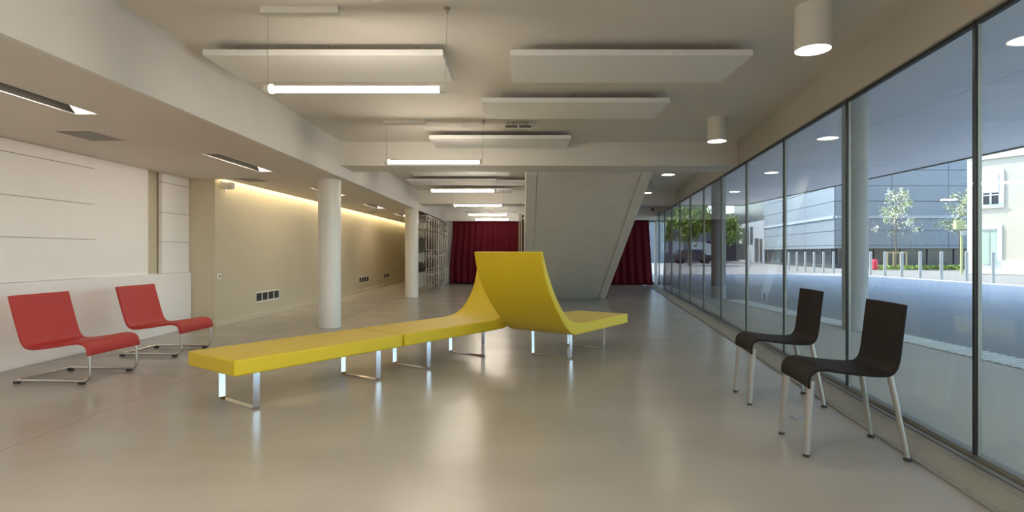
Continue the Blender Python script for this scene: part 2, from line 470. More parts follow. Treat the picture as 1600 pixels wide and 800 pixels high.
curtain('curtain', 'dark red velvet curtain left of the concrete stair, behind the lockers', -2.22, .75, 19.20, 2.14, 15, lean0=-.12)
curtain('curtain', 'dark red velvet curtain between the concrete stair and the glass wall', 2.15, 4.28, 18.52, 2.14, 9, lean1=.12)

# ------------------------------------------------------------------ yellow seating
UA = math.atan2(.811, .584)
N1 = Vector((-1.885, 3.737, 0)); U = Vector((.584, .811, 0)).normalized(); V_ = Vector((.811, -.584, 0)).normalized()
def leg_frame(parent, u, v0, v1, top):
    """flat chrome bar bent to a U: local x along u, local y = -v"""
    b = MB(); w = .024; t = .009; r = .02
    y0, y1 = -v1, -v0
    out = []
    def arc(cy, cz, a0, a1, rad):
        return [(cy+rad*math.cos(a0+(a1-a0)*k/5), cz+rad*math.sin(a0+(a1-a0)*k/5)) for k in range(6)]
    outer = [(y0, top)] + arc(y0+r, r, PI, 1.5*PI, r) + arc(y1-r, r, 1.5*PI, 2*PI, r) + [(y1, top)]
    inner = [(y1-t, top)] + arc(y1-r, r, 2*PI, 1.5*PI, r-t) + arc(y0+r, r, 1.5*PI, PI, r-t) + [(y0+t, top)]
    b.prism(outer+inner, 'x', u-w, u+w)
    b.build('leg_frame', M['chrome'], parent, smooth=True, angle=30)
ZT, ZBt = .36, .252
def flat_bench():
    t = thing('bench', 'long flat yellow upholstered bench at left on chrome loop legs', 'bench', N1, UA)
    b = MB(); b.box(0, 1.495, 0, .66, ZBt, ZT); b.build('cushion', M['yellow'], t, bevel=.012, seg=3, smooth=True)
    for u in (.165, 1.235): leg_frame(t, u, -.50, -.02, ZBt+.002)
flat_bench()
# chaise profile: rear/outer and inner outlines, (u from free end inwards, z)
outer = [(1.25, ZBt), (1.33, .275), (1.42, .335), (1.52, .43), (1.63, .56), (1.745, .72), (1.83, .90), (1.875, 1.085)]
inner = [(1.845, 1.09), (1.79, .95), (1.715, .81), (1.64, .692), (1.54, .565), (1.41, .447), (1.28, .385), (1.13, .362), (.95, ZT)]
outer2 = [(1.40, ZBt), (1.50, .272), (1.585, .335), (1.66, .43), (1.73, .56), (1.785, .72), (1.815, .90), (1.835, 1.085)]
inner2 = [(1.805, 1.09), (1.78, .97), (1.75, .838), (1.70, .686), (1.625, .565), (1.50, .442), (1.37, .385), (1.22, .362), (1.0, ZT)]
def chaise(label, org, rz, ulegs, v0, v1, mirror, ext, po, pi, flare=0.0):
    t = thing('chaise_longue', label, 'chaise longue', org, rz)
    o = catmull(po, 5); i = catmull(pi, 5)
    poly = [(0, ZT), (0, ZBt)] + [(u+ext, z) for u, z in o] + [(u+ext, z) for u, z in i]
    s = -1 if mirror else 1
    b = MB(); bm = b.bm
    A = [bm.verts.new((s*u, -v1, z)) for u, z in poly]; B = [bm.verts.new((s*u, -v0 + flare*u/1.85, z)) for u, z in poly]
    n = len(poly)
    for k in range(n):
        j = (k+1) % n; bm.faces.new((A[k], A[j], B[j], B[k]))
    bm.faces.new(A[::-1]); bm.faces.new(B)
    b.build('cushion', M['yellow'], t, bevel=.010, seg=3, smooth=True, angle=30)
    for u, a, c in ulegs: leg_frame(t, u, a, c, ZBt+.002)
# left one: free end joins the bench, back rises away from the camera
chaise('yellow chaise longue whose seat continues the flat bench, its back turned behind the other chaise', N1 + U*1.515, UA,
       [(.295, -.47, 0), (1.09, -.47, 0)], -.655, 0, False, .0, outer2, inner2)
# right one: free end far right, tall back turned to the camera
chaise('yellow chaise longue with its tall curved back towards the camera and seat to the right', N1 + U*4.2, UA,
       [(-1.185, .335, .81), (-.455, .335, .81)], .21, .885, True, -.03, outer, inner, .13)

# ------------------------------------------------------------------ red cantilever chairs
def red_chair(label, loc, rz):
    t = thing('lounge_chair', label, 'chair', loc, rz, 'red lounge chairs by the white wall')
    c = catmull([(-.045, .722), (-.005, .575), (.04, .42), (.072, .335), (.115, .297), (.19, .293), (.34, .312), (.49, .336), (.565, .338), (.612, .318), (.632, .275), (.634, .235)], 5)
    th = [.026]*len(c)
    b = MB(); bent_sheet(b, c, th, -.287, .287, 6, .012)
    b.build('seat_shell', M['red'], t, bevel=.008, seg=3, smooth=True, angle=50)
    r = .0125; z0 = .012 + r; W = .262; XF = .632; R = .055
    def side(y):
        p = [(XF, y, .262), (XF, y, z0+R)]
        p += [(XF-R+R*math.cos(a), y, z0+R-R*math.sin(a)) for a in [PI/2*k/6 for k in range(1, 7)]]
        p += [(.012, y, z0)]
        return p
    for y in (-W, W):
        b = MB(); b.tube(side(y), r, 12); b.build('leg', M['steel'], t, smooth=True, angle=50)
    b = MB(); b.tube([(.0, -W-.0125, z0), (.0, W+.0125, z0)], r, 12); b.build('rear_rail', M['steel'], t, smooth=True, angle=50)
    for x, y in ((0, -W), (0, W), (XF-.075, -W), (XF-.075, W)):
        b = MB(); b.box(x-.02, x+.03, y-.013, y+.013, 0, .02); b.build('foot_pad', M['rubber'], t, bevel=.004)
    return t
red_chair('red cantilever lounge chair nearest the camera, at the left edge', (-4.125, 4.905, 0), math.radians(-3))
red_chair('red cantilever lounge chair further back, beside the end of the yellow bench', (-4.122, 6.13, 0), math.radians(-2))

# ------------------------------------------------------------------ black chairs
def black_chair(label, loc, rz):
    t = thing('side_chair', label, 'chair', loc, rz, 'black side chairs facing the hall by the glass wall')
    c = catmull([(-.478, .808), (-.465, .70), (-.452, .58), (-.442, .51), (-.425, .465), (-.385, .440), (-.27, .441), (-.15, .453), (-.080, .462), (-.035, .454), (-.008, .430), (.0, .39), (-.002, .362)], 5)
    n = len(c)
    b = MB(); bent_sheet(b, c, [.014]*n, -.204, .204, 8, .012)
    b.build('seat_shell', M['black'], t, bevel=.004, seg=2, smooth=True, angle=50)
    for s in (-1, 1):
        b = MB(); b.tube([(-.02, s*.172, .40), (-.012, s*.176, .3), (.008, s*.186, .012)], [.020, .0195, .0155], 14)
        l = b.build('leg', M['alu'], t, smooth=True, angle=50)
        b = MB(); b.tube([(.008, s*.186, .0), (.008, s*.186, .014)], .0165, 14); b.build('foot', M['rubber'], l)
        b = MB(); b.tube([(-.415, s*.165, .441), (-.442, s*.171, .30), (-.490, s*.188, .014)], [.0155, .0145, .0115], 14)
        l = b.build('leg', M['alu'], t, smooth=True, angle=50)
        b = MB(); b.lathe([(0, 0), (.019, 0), (.021, .008), (.014, .016), (0, .016)], -.491, s*.188, 16); b.build('foot', M['rubber'], l, smooth=True)
    return t
CA = PI - .115
black_chair('black side chair nearest the camera, right in front of the glass', (1.553, 3.165, 0), CA)
black_chair('black side chair further from the camera, left of the other black one', (1.668, 4.175, 0), CA)
b = MB(); b.box(-.045, .045, -.045, .045, 0, .004)
fo = b.build('floor_outlet', M['steel'], bevel=.001); fo.location = (1.84, 3.67, 0)
tag(fo, 'small square metal outlet cover in the floor beside the black chair', 'floor outlet')

# ------------------------------------------------------------------ ceiling panels
def acoustic(label, x0, x1, y0, y1, zb=2.515, t=.045):
    p = thing('ceiling_panel', label, 'ceiling panel', ((x0+x1)/2, (y0+y1)/2, zb), 0, 'suspended acoustic panels')
    w, d = (x1-x0)/2, (y1-y0)/2
    b = MB(); b.box(-w, w, -d, d, 0, t); b.build('board', M['panel'], p, bevel=.003)
    for sx in (-.77, 0, .77):
        for sy in (-.6, .6):
            b = MB(); b.tube([(sx*w, sy*d, t), (sx*w, sy*d, ZC-zb)], .004, 8); b.build('rod', M['steel'], p)
acoustic('white suspended panel at left behind the nearest tube light', -2.30, -.55, 4.10, 4.74)
acoustic('largest looking white suspended panel, right of the nearest tube light', -.06, 1.71, 4.10, 4.76)
acoustic('white suspended panel in the middle, above the ceiling detector', -.355, 1.45, 5.38, 6.05)
acoustic('white suspended panel just before the cross beam, right of the second tube light', -1.13, .66, 7.10, 7.76)
acoustic('pale suspended panel seen just under the cross beam', -1.95, -.16, 9.90, 10.58)
acoustic('pale suspended panel above the third tube light, left end by the beam', -2.24, -.45, 11.3, 11.97)
acoustic('short looking pale panel cut off by the top of the stair', -.44, 1.35, 11.5, 12.1)
acoustic('pale suspended panel whose right end shows past the third tube light', -1.95, -.15, 12.98, 13.6)
acoustic('thin pale panel hanging low before the curtain lintel', -1.66, -.08, 17.2, 17.8, 2.335)

# ------------------------------------------------------------------ pendant tube lights
def pendant(label, Y, first=False):
    sx = (Y-3.56)*.013
    X0, X1 = -1.606+sx, -.457+sx
    zc = 2.114 + (.03 if Y > 6 else 0)
    p = thing('pendant_tube_light', label, 'pendant light', ((X0+X1)/2, Y, ZC), 0, 'hanging fluorescent tubes')
    h = (X1-X0)/2; dz = zc-ZC
    b = MB(); b.tube([(-h+.06, 0, dz-.008), (h-.045, 0, dz-.008)], .0155, 14); b.build('tube', M['tube'], p, smooth=True, angle=50)
    b = MB(); b.box(-h+.05, h-.04, -.016, .016, dz+.012, dz+.022); b.build('reflector', M['fixture'], p)
    b = MB(); b.tube([(-h, 0, dz), (-h+.035, 0, dz)], .026, 18); b.build('end_cap', M['fixture'], p, smooth=True, angle=50)
    b = MB(); b.tube([(-h+.038, 0, dz), (-h+.055, 0, dz)], .03, 18); b.build('flange', M['lens'], p, smooth=True, angle=50)
    b = MB(); b.tube([(h-.04, 0, dz), (h, 0, dz)], .026, 18); b.build('end_cap', M['fixture'], p, smooth=True, angle=50)
    for x, x2 in ((-h+.022, -h+.022), (h-.01, h+.008)):
        b = MB(); b.tube([(x, 0, dz+.024), (x2, 0, -.04)], .0022, 6); b.build('suspension_wire', M['steel'], p)
    b = MB(); b.box(-h-.016, -h+.473, -.03, .03, -.046, 0); b.build('ceiling_rose', M['fixture'], p, bevel=.004)
    b = MB(); b.lathe([(0, -.05), (.008, -.045), (.008, -.02), (.02, -.012), (.02, 0), (0, 0)], h+.008, 0, 14); b.build('anchor', M['steel'], p, smooth=True)
names = ['fluorescent tube pendant nearest the camera at upper left',
         'second fluorescent tube pendant, hanging before the cross beam',
         'third fluorescent tube pendant, just beyond the cross beam',
         'fourth fluorescent tube pendant, before the second beam',
         'fifth fluorescent tube pendant, above the curtain lintel',
         'farthest fluorescent tube pendant, at the curtain top']
for k, n in enumerate(names): pendant(n, [3.56, 6.61, 9.66, 12.7, 15.8, 18.1][k])

# ------------------------------------------------------------------ downlights
def downlight(label, x, y):
    p = thing('downlight', label, 'ceiling lamp', (x, y, ZC), 0, 'white cylinder ceiling lamps')
    R, H = .107, .275
    b = MB(); b.lathe([(R-.004, -H), (R, -H+.002), (R, 0), (0, 0)], 0, 0, 40)
    b.lathe([(R-.004, -H), (R-.006, -H+.03)], 0, 0, 40)
    b.build('housing', M['fixture'], p, smooth=True, angle=40)
    b = MB(); b.lathe([(R-.006, -H+.004), (R-.007, -H+.03)], 0, 0, 40); b.build('rim', M['lens'], p, smooth=True)
    b = MB(); b.lathe([(0, -H+.03), (R-.006, -H+.03)], 0, 0, 40); b.build('diffuser', M['lamp'], p)
for l, x, y in (('white cylinder ceiling lamp nearest the camera at upper right', 1.856, 3.55),
                ('white cylinder ceiling lamp before the cross beam', 2.28, 6.47),
                ('white cylinder ceiling lamp right of the stair, beyond the cross beam', 2.46, 9.25),
                ('small looking white cylinder ceiling lamp at the slanted stair edge', 2.76, 12.1)):
    downlight(l, x, y)

# ------------------------------------------------------------------ ceiling detector box
d = thing('ceiling_detector', 'small grey box fitting on the ceiling between the hanging panels', 'ceiling fitting', (0, 6.7, ZC))
b = MB(); b.box(-.165, .165, -.04, .04, -.085, -.035); b.build('housing', M['fixture'], d, bevel=.004)
b = MB(); b.box(-.15, -.01, -.044, -.04, -.075, -.045); b.box(.01, .15, -.044, -.04, -.075, -.045); b.build('grille', M['louvre'], d)
for x in (-.12, -.06, .1):
    b = MB(); b.box(x-.012, x+.012, -.02, .02, -.035, 0); b.build('mount', M['steel'], d)

# ------------------------------------------------------------------ recessed trough lights and air grilles in the soffit
def trough(label, y0, y1):
    p = thing('recessed_light', label, 'recessed light', ((LX0+LX1)/2, (y0+y1)/2, ZS), 0, 'long recessed lights in the low ceiling')
    w = (LX1-LX0)/2; h = (y1-y0)/2
    b = MB(); H = .10
    b.box(-w, -w+.004, -h, h, 0, H); b.box(w-.004, w, -h, h, 0, H); b.box(-w, w, -h, h, H, H+.004)
    b.box(-w+.004, w-.004, -h, -h+.004, 0, H)
    b.build('housing', M['troughgrey'], p)
    b = MB(); b.prism([(h-.004, 0), (h-.12, H), (h-.004, H)], 'x', -w+.004, w-.004); b.build('glowing_end_reflector', M['endglow'], p)  # sloped end reflector, its lit look comes from the glowing material
    b = MB(); b.box(-w-.012, -w, -h-.012, h+.012, -.004, .002); b.box(w, w+.012, -h-.012, h+.012, -.004, .002)
    b.box(-w, w, -h-.012, -h, -.004, .002); b.box(-w, w, h, h+.012, -.004, .002); b.build('trim', M['fixture'], p)
    la = bpy.data.lights.new('trough_lamp', 'AREA'); la.shape = 'RECTANGLE'; la.size = .03; la.size_y = 1.1; la.energy = 4; la.spread = math.radians(170); la.color = (1, .86, .73)
    lo = bpy.data.objects.new('trough_lamp_light', la); COL.objects.link(lo); lo.parent = p; lo.location = (w-.02, 0, -.005)
    lo.rotation_euler = (0, math.radians(40), 0)
ln = ['recessed ceiling trough light over the left edge, nearest', 'recessed trough light above the second red chair',
      'recessed trough light partly behind the near white column', 'recessed trough light between the two white columns',
      'farthest recessed trough light, beside the far column']
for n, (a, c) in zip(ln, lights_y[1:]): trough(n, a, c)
def grille(label, y0, y1):
    p = thing('air_grille', label, 'air grille', ((GX0+GX1)/2, (y0+y1)/2, ZS), 0, 'square air grilles in the low ceiling')
    w = (GX1-GX0)/2; h = (y1-y0)/2
    b = MB(); b.box(-w-.03, -w+.004, -h-.03, h+.03, -.004, .01); b.box(w-.004, w+.03, -h-.03, h+.03, -.004, .01)
    b.box(-w, w, -h-.03, -h+.004, -.004, .01); b.box(-w, w, h-.004, h+.03, -.004, .01); b.build('frame', M['soffit'], p)
    b = MB(); b.box(-w+.004, w-.004, -h+.004, h-.004, .012, .02); b.build('backing', M['trough'], p)
    b = MB(); n = 22
    for k in range(n):
        x = -w + .004 + (2*w-.008)*(k+.5)/n; b.box(x-.0045, x+.0045, -h, h, 0, .006)
    for k in range(n+6):
        y = -h + .004 + (2*h-.008)*(k+.5)/(n+6); b.box(-w, w, y-.004, y+.004, .001, .007)
    b.build('mesh', M['meshgrey'], p)
gn = ['square air grille above the white panelled wall, nearest', 'square air grille at the start of the olive wall',
      'square air grille just left of the near white column', 'square air grille before the far white column', 'farthest square air grille, beside the far column']
for n, (a, c) in zip(gn, grill_y): grille(n, a, c)

# ------------------------------------------------------------------ olive wall fittings
def wall_vent(label, y0, y1, z0, z1, nb=4):
    p = thing('wall_vent', label, 'wall vent', (ox((y0+y1)/2), (y0+y1)/2, z0), -.012, 'vent grilles low on the olive wall')
    h = (y1-y0)/2; H = z1-z0; f = .022
    b = MB(); b.box(0, .012, -h, h, 0, f); b.box(0, .012, -h, h, H-f, H); w = (2*h-f)/nb
    for k in range(nb+1): b.box(0, .012, -h+w*k, -h+w*k+f, f, H-f)
    b.build('frame', M['fixture'], p, bevel=.002)
    b = MB(); b.box(0, .002, -h+f, h-f, f, H-f); b.build('backing', M['trough'], p)
    b = MB(); n = 9
    for k in range(n):
        z = f + (H-2*f)*(k+.5)/n; b.obox((.006, 0, z), (.004, 0, .003), (0, h-f, 0), (.0004, 0, -.0006))
    b.build('louvres', M['louvre'], p)
wall_vent('four part vent grille low on the olive wall, nearest', 9.25, 10.15, .25, .425)
wall_vent('vent grille low on the olive wall, between the two columns', 15.0, 15.95, .25, .43, 4)
wall_vent('farthest vent grille low on the olive wall, near the far column', 17.6, 18.4, .26, .43, 3)
def switch(label, y, z):
    p = thing('wall_switch', label, 'switch', (ox(y), y, z), -.012)
    b = MB(); b.box(0, .012, -.042, .042, -.042, .042); b.build('plate', M['whitebox'], p, bevel=.004)
    b = MB(); b.box(.012, .017, -.016, .016, -.02, .02); b.build('rocker', M['louvre'], p, bevel=.002)
switch('white switch plate at the near end of the olive wall', 8.15, .735)
switch('tiny white switch plate on the olive wall beside the far column', 19.8, .69)
sp = thing('wall_projector', 'white spotlight unit mounted high at the near end of the olive wall', 'spotlight', (ox(8.22), 8.22, 2.05))
b = MB(); b.box(0, .03, -.02, .02, .0, .07); b.build('bracket', M['fixture'], sp)
b = MB(); b.box(.03, .11, -.05, .05, -.045, .05); b.build('body', M['fixture'], sp, bevel=.008)
b = MB(); b.tube([(.10, 0, .005), (.175, 0, .0)], .052, 20); b.build('head', M['fixture'], sp, smooth=True, angle=40, bevel=.006)
b = MB(); b.tube([(.06, 0, -.045), (.06, 0, -.08)], .012, 10); b.build('knob', M['steel'], sp)
sc = thing('security_camera', 'small dark security camera on the lintel above the right curtain', 'security camera', (4.36, 18.40, 2.49))
b = MB(); b.box(-.03, .03, -.05, 0, -.02, .03); b.build('base', M['fixture'], sc, bevel=.004)
b = MB(); b.tube([(0, -.05, 0), (0, -.15, -.03)], .032, 14); b.build('body', M['black_metal'], sc, smooth=True, angle=40)

# ------------------------------------------------------------------ lockers
ROWS = [.08, .56, 1.07, 1.70, 2.04]
def locker_bank(label, y0, y1, nc):
    p = thing('locker_bank', label, 'lockers', (-2.38, y0, 0), 0, 'clear fronted lockers')
    L = y1-y0; D = .45
    b = MB()
    for y in (0, L-.02):
        for x in (-D, -.02): b.box(x, x+.02, y, y+.02, 0, 2.06)
    b.box(-D, 0, 0, L, 2.04, 2.06); b.build('frame', M['steel'], p)
    b = MB(); b.box(-D-.004, -D, 0, L, .08, 2.04); b.build('back_panel', M['locker'], p)
    for z in ROWS[:-1]:
        b = MB(); b.box(-D, -.03, 0, L, z-.006, z+.006); b.build('shelf', M['clear'], p)
    for k in range(1, nc):
        b = MB(); y = L*k/nc; b.box(-D, -.03, y-.006, y+.006, .08, 2.04); b.build('divider', M['clear'], p)
    b = MB(); b.box(-D+.02, -.02, .004, .01, .08, 2.04); b.build('end_panel', M['clear'], p)
    w = L/nc; proto = {}
    for c in range(nc):
        for r in range(4):
            z0, z1 = ROWS[r]+.012, ROWS[r+1]-.012
            if r in proto:
                d = copy_tree(proto[r], p); d.location = (0, c*w, 0); continue
            b = MB(); b.box(-.02, -.012, .018, w-.018, z0, z1); d = b.build('door', M['clear'], p)
            for y in (.008, w-.02):
                b = MB(); b.box(-.022, -.006, y, y+.010, z0, z1); b.build('edge', M['steel'], d)
            for z in (z0+.07, z1-.07):
                b = MB(); b.tube([(-.012, .05, z), (.016, .05, z)], .02, 10); b.build('latch', M['chrome'], d, smooth=True)
            proto[r] = d
locker_bank('clear fronted locker bank right behind the far white column', 14.62, 16.95, 5)
locker_bank('clear fronted locker bank farther back, next to the curtain', 16.98, 18.98, 5)
def bag(label, x, y, z, sx, sy, sz, m, nm='bag', cat='bag'):
    t = thing(nm, label, cat, (x, y, z))
    b = MB(); b.ball((0, 0, sz*.48), sx, sy, sz*.48, 14, 9, .012); o = b.build('body', m, t, smooth=True, angle=180)
    b = MB(); b.tube([(-sx*.4, 0, sz*.85), (-sx*.3, 0, sz*1.05), (sx*.3, 0, sz*1.05), (sx*.4, 0, sz*.85)], .012, 8); b.build('handle', m, t, smooth=True)
bag('dark bag on a lower shelf at the near end of the lockers', -2.60, 14.86, .568, .19, .17, .24, M['bag'])
bag('dark coat bundle in the lockers on the third shelf, farther along', -2.58, 15.9, 1.078, .17, .17, .46, M['bag'])
bag('grey bag on the middle shelf at the near end of the lockers', -2.60, 14.86, 1.078, .19, .18, .42, M['greybag'])
bag('dark low bundle on a lower shelf midway along the lockers', -2.58, 16.35, .568, .18, .18, .34, M['greybag'])
t = thing('storage_box', 'white box on the top shelf at the near end of the lockers', 'box', (-2.62, 14.9, 1.708))
b = MB(); b.box(-.18, .16, -.16, .16, 0, .12); b.build('body', M['whitebox'], t, bevel=.006)
b = MB(); b.box(-.19, .17, -.17, .17, .12, .15); b.build('lid', M['whitebox'], t, bevel=.006)

# ================================================================== OUTDOORS
GZ = -.03
# ground: pale apron by the glass, asphalt plaza, kerb, street
mb = MB(); mb.prism([(gx(-12)+.05, -12), (4.78, -12), (4.78, 19.7), (gx(19.7), 19.7)], 'z', GZ-.2, GZ); struct(mb.build('ground_apron', M['pale']))
mb = MB(); mb.prism([(4.78, -12), (16.55, -12), (16.55, 28.5), (4.78, 28.5)], 'z', GZ-.2, GZ-.004); struct(mb.build('ground_plaza', M['asphalt']))
mb = MB(); mb.box(16.55, 90, -30, 120, GZ-.2, GZ-.02); mb.box(4.78, 16.55, 28.5, 120, GZ-.2, GZ-.02); mb.box(-40, 4.78, 21.8, 120, GZ-.2, GZ-.02); mb.box(-2.4, 4.78, 19.75, 21.8, GZ-.2, GZ-.02)
struct(mb.build('ground_street', M['street']))
mb = MB(); mb.box(16.55, 16.75, -12, 28.6, GZ-.1, GZ+.02); mb.box(4.78, 16.55, 28.45, 29.0, GZ-.1, GZ+.02)
tag(mb.build('kerb_strip', M['kerb'], bevel=.01), 'pale kerb edging the shaded plaza along the sunlit street', 'kerb')
# ribbed paving strip
ts = thing('paving_strip', 'ribbed pale guiding strip in the plaza paving outside the glass', 'paving strip', (5.0, 8, GZ))
b = MB(); b.box(-.22, .22, -11, 5.2, 0, .004); b.build('base', M['asphalt'], ts)
b = MB(); y = -10.9
while y < 5.1:
    b.box(-.215, .215, y, y+.055, .004, .012); y += .11
b.build('ribs', M['rib'], ts)
# canopy: the building's upper storeys over the plaza
ZK, XK, YK = 3.60, 12.0, 30.0
mb = MB(); mb.box(-8, XK, -10, YK, ZK+.01, 10.0); struct(mb.build('building_upper_storeys', M['render']))
mb = MB()
xs = [2.0 + 2.5*i for i in range(5)]; 
yy = [-10 + 2.55*i for i in range(16)]; yy[-1] = YK
for a, c in zip([-.5, 2.0, 4.5, 7.0, 9.5], [2.0, 4.5, 7.0, 9.5, XK]):
    for e, g in zip(yy, yy[1:]):
        mb.box(a+.006, c-.006, e+.006, g-.006, ZK, ZK+.03)
struct(mb.build('ceiling_canopy', M['canopy']))
mb = MB(); mb.box(XK-.06, XK+.02, -10, YK, ZK-.03, ZK+.35); mb.box(-.5, XK, YK-.02, YK+.06, ZK-.03, ZK+.35); struct(mb.build('trim_2', M['dark']))
for cx, cy in ((4.87, 8.15), (4.85, 13.65)):
    mb = MB(); mb.lathe([(0, GZ), (.168, GZ), (.168, ZK), (0, ZK)], cx, cy, 40); struct(mb.build('column', M['outcol'], smooth=True))

# bollards
ORD = ['rightmost', 'second', 'third', 'fourth', 'fifth', 'sixth', 'seventh', 'eighth', 'ninth', 'tenth', 'eleventh', 'twelfth', 'thirteenth', 'leftmost']
first = None
for k, y in enumerate((20.1, 21.3, 22.57, 23.76, 24.9, 26.05, 27.1, 30.3, 31.3, 32.3, 33.3, 34.3, 35.3, 41.3)):
    lab = 'slim pale metal bollard by the street, %s of those in view' % ORD[k] if k in (0, 13) else 'slim pale metal bollard by the street, %s from the right of those in view' % ORD[k]
    if first is None:
        first = thing('bollard', lab, 'bollard', (16.95, y, GZ-.01), 0, 'bollards along the street edge')
        b = MB(); b.tube([(0, 0, 0), (0, 0, 1.12)], .06, 14); b.build('post', M['galv'], first, smooth=True)
        b = MB(); b.lathe([(.06, 1.12), (.055, 1.14), (.03, 1.155), (0, 1.158)], 0, 0, 14); b.build('cap', M['galv'], first, smooth=True)
    else:
        o = copy_tree(first); o.location.y = y; o['label'] = lab

# grey clad building across the street
bd = thing('office_building', 'long low building across the street clad in large blue grey panels', 'building', (22.5, 40, GZ))
def facade(p0, dirv, nrm, length, cols, name_mat):
    d = Vector(dirv).normalized(); n = Vector(nrm).normalized()
    p0 = Vector(p0)
    zs = [1.38, 1.62, 2.65, 3.62, 4.75, 5.85, 6.95, 8.05, 9.2]
    b = MB()
    for a, c in zip([length*i/cols for i in range(cols)], [length*(i+1)/cols for i in range(cols)]):
        for z0, z1 in zip(zs, zs[1:]):
            b.obox(p0 + d*((a+c)/2) + n*.03 + Vector((0, 0, (z0+z1)/2)), d*((c-a)/2-.018), n*.03, Vector((0, 0, (z1-z0)/2-.018)))
    b.build('cladding', name_mat, bd)
    b = MB(); b.obox(p0 + d*length/2 + n*.08 + Vector((0, 0, 3.63)), d*length/2, n*.06, (0, 0, .10)); b.build('pale_band', M['band'], bd)
    # dark glazed base with mullions
    b = MB(); b.obox(p0 + d*length/2 - n*.25 + Vector((0, 0, .69)), d*length/2, n*.05, (0, 0, .69)); b.build('base_glazing', M['winglass'], bd)
    b = MB(); k = 1.0
    while k < length:
        b.obox(p0 + d*k - n*.16 + Vector((0, 0, .69)), d*.05, n*.05, (0, 0, .69)); k += 1.9
    b.obox(p0 + d*length/2 - n*.12 + Vector((0, 0, .12)), d*length/2, n*.1, (0, 0, .12))
    b.build('base_frame', M['plinth'], bd)
SD = Vector((.1402, 1, 0)).normalized(); SN = Vector((-1, .1402, 0)).normalized()
facade((0, 0, 0), (1, 0, 0), (0, -1, 0), 12.0, 3, M['clad'])
facade((0, 0, 0), SD, SN, 17.0, 3, M['clad'])
b = MB(); b.prism([(0.06, .06), (12, .06), (12, 30), (4.3, 30), (2.43, 17)], 'z', 1.36, 9.2); b.prism([(.4, .4), (11.6, .4), (11.6, 29), (4.3, 29), (2.6, 16.8)], 'z', 0, 1.36)
b.build('core', M['plinth'], bd)
e0 = SD*17.0
b = MB(); b.obox(e0 + SD*5 + SN*.02 + Vector((0, 0, 2.2)), SD*5, SN*.05, (0, 0, 2.2)); b.build('end_wall', M['band'], bd)
for k, (s, z0, z1, w) in enumerate(((1.0, .1, 2.5, .45), (2.6, .1, 2.6, .7), (4.6, 2.0, 3.9, .5), (6.2, 2.0, 3.9, .5), (7.8, 2.0, 3.9, .5))):
    b = MB(); b.obox(e0 + SD*s + SN*.08 + Vector((0, 0, (z0+z1)/2)), SD*w, SN*.03, (0, 0, (z1-z0)/2)); b.build('window', M['winglass'], bd)
# blue grey annex further left
an = thing('annex_building', 'blue grey annex far down the street at the left end of the long building', 'building', (21.8, 74, GZ))
b = MB(); b.box(0, 12, 0, 6, 0, 6.2); b.build('wall', M['clad'], an)
b = MB(); b.box(-.1, 12.1, -.1, 0, 3.9, 4.15); b.build('pale_band', M['band'], an)
b = MB(); b.box(1, 4, -.06, 0, .4, 2.6); b.build('gate', M['plinth'], an)
gt = thing('fence_panel', 'pale wall with dark gate before the far annex', 'fence', (20.5, 62.3, GZ))
b = MB(); b.box(0, 1.6, 0, .2, 0, 2.1); b.build('wall', M['surround'], gt)
b = MB(); b.box(1.6, 4.6, 0, .12, .3, 2.1); b.build('panel', M['plinth'], gt)

# cream house at right
FD = Vector((.5375, -1, 0)).normalized(); FNm = Vector((-1, -.5375, 0)).normalized()
hs = thing('house', 'sunlit cream rendered house across the street at the right edge', 'house', (23.75, 29.7, GZ))
b = MB(); L = 12.0; back = -FNm*8
c0 = Vector((0, 0, 0)); c1 = FD*L; c2 = c1+back; c3 = back
b.prism([(c0.x, c0.y), (c1.x, c1.y), (c2.x, c2.y), (c3.x, c3.y)], 'z', 0, 9.5); b.build('wall', M['cream'], hs)
b = MB(); b.obox(FD*L/2 + FNm*.03 + Vector((0, 0, .35)), FD*L/2, FNm*.03, (0, 0, .35))
b.obox(FD*.12 + FNm*.03 + Vector((0, 0, 4.7)), FD*.16, FNm*.04, (0, 0, 4.7)); b.obox(FD*L/2 + FNm*.04 + Vector((0, 0, 5.95)), FD*L/2, FNm*.03, (0, 0, .05))
b.build('quoin_and_plinth', M['surround'], hs)
def house_window(s, z0, z1, w, shut):
    c = FD*s
    b = MB(); b.obox(c + FNm*.03 + Vector((0, 0, (z0+z1)/2)), FD*(w+.22), FNm*.03, (0, 0, (z1-z0)/2+.2)); f = b.build('window', M['surround'], hs)
    b = MB(); b.obox(c + FNm*.062 + Vector((0, 0, (z0+z1)/2)), FD*w, FNm*.006, (0, 0, (z1-z0)/2)); b.build('pane', M['winglass'] if shut else M['netting'], f)
    if shut:
        b = MB(); b.obox(c + FNm*.075 + Vector((0, 0, z1-(z1-z0)*.31)), FD*w, FNm*.012, (0, 0, (z1-z0)*.31)); b.build('shutter', M['shutter'], f)
        b = MB()
        b.tube([c + FNm*.16 - FD*w*1.2 + Vector((0, 0, z0+.45)), c + FNm*.16 + FD*w*1.2 + Vector((0, 0, z0+.45))], .025, 8)
        b.obox(c + FNm*.08 + Vector((0, 0, z0+.28)), FD*.04, FNm*.01, (0, 0, .28)); b.build('rail', M['shutter'], f)
    else:
        b = MB(); b.obox(c + FNm*.07 + Vector((0, 0, z1-.04)), FD*w, FNm*.02, (0, 0, .05)); b.obox(c + FNm*.07 + Vector((0, 0, (z0+z1)/2)), FD*.03, FNm*.01, (0, 0, (z1-z0)/2)); b.build('frame', M['galv'], f)
house_window(.98, 3.58, 5.12, .32, True); house_window(.92, .50, 2.32, .30, False)
house_window(2.95, 3.7, 5.2, .32, True); house_window(2.95, .5, 2.4, .35, False)

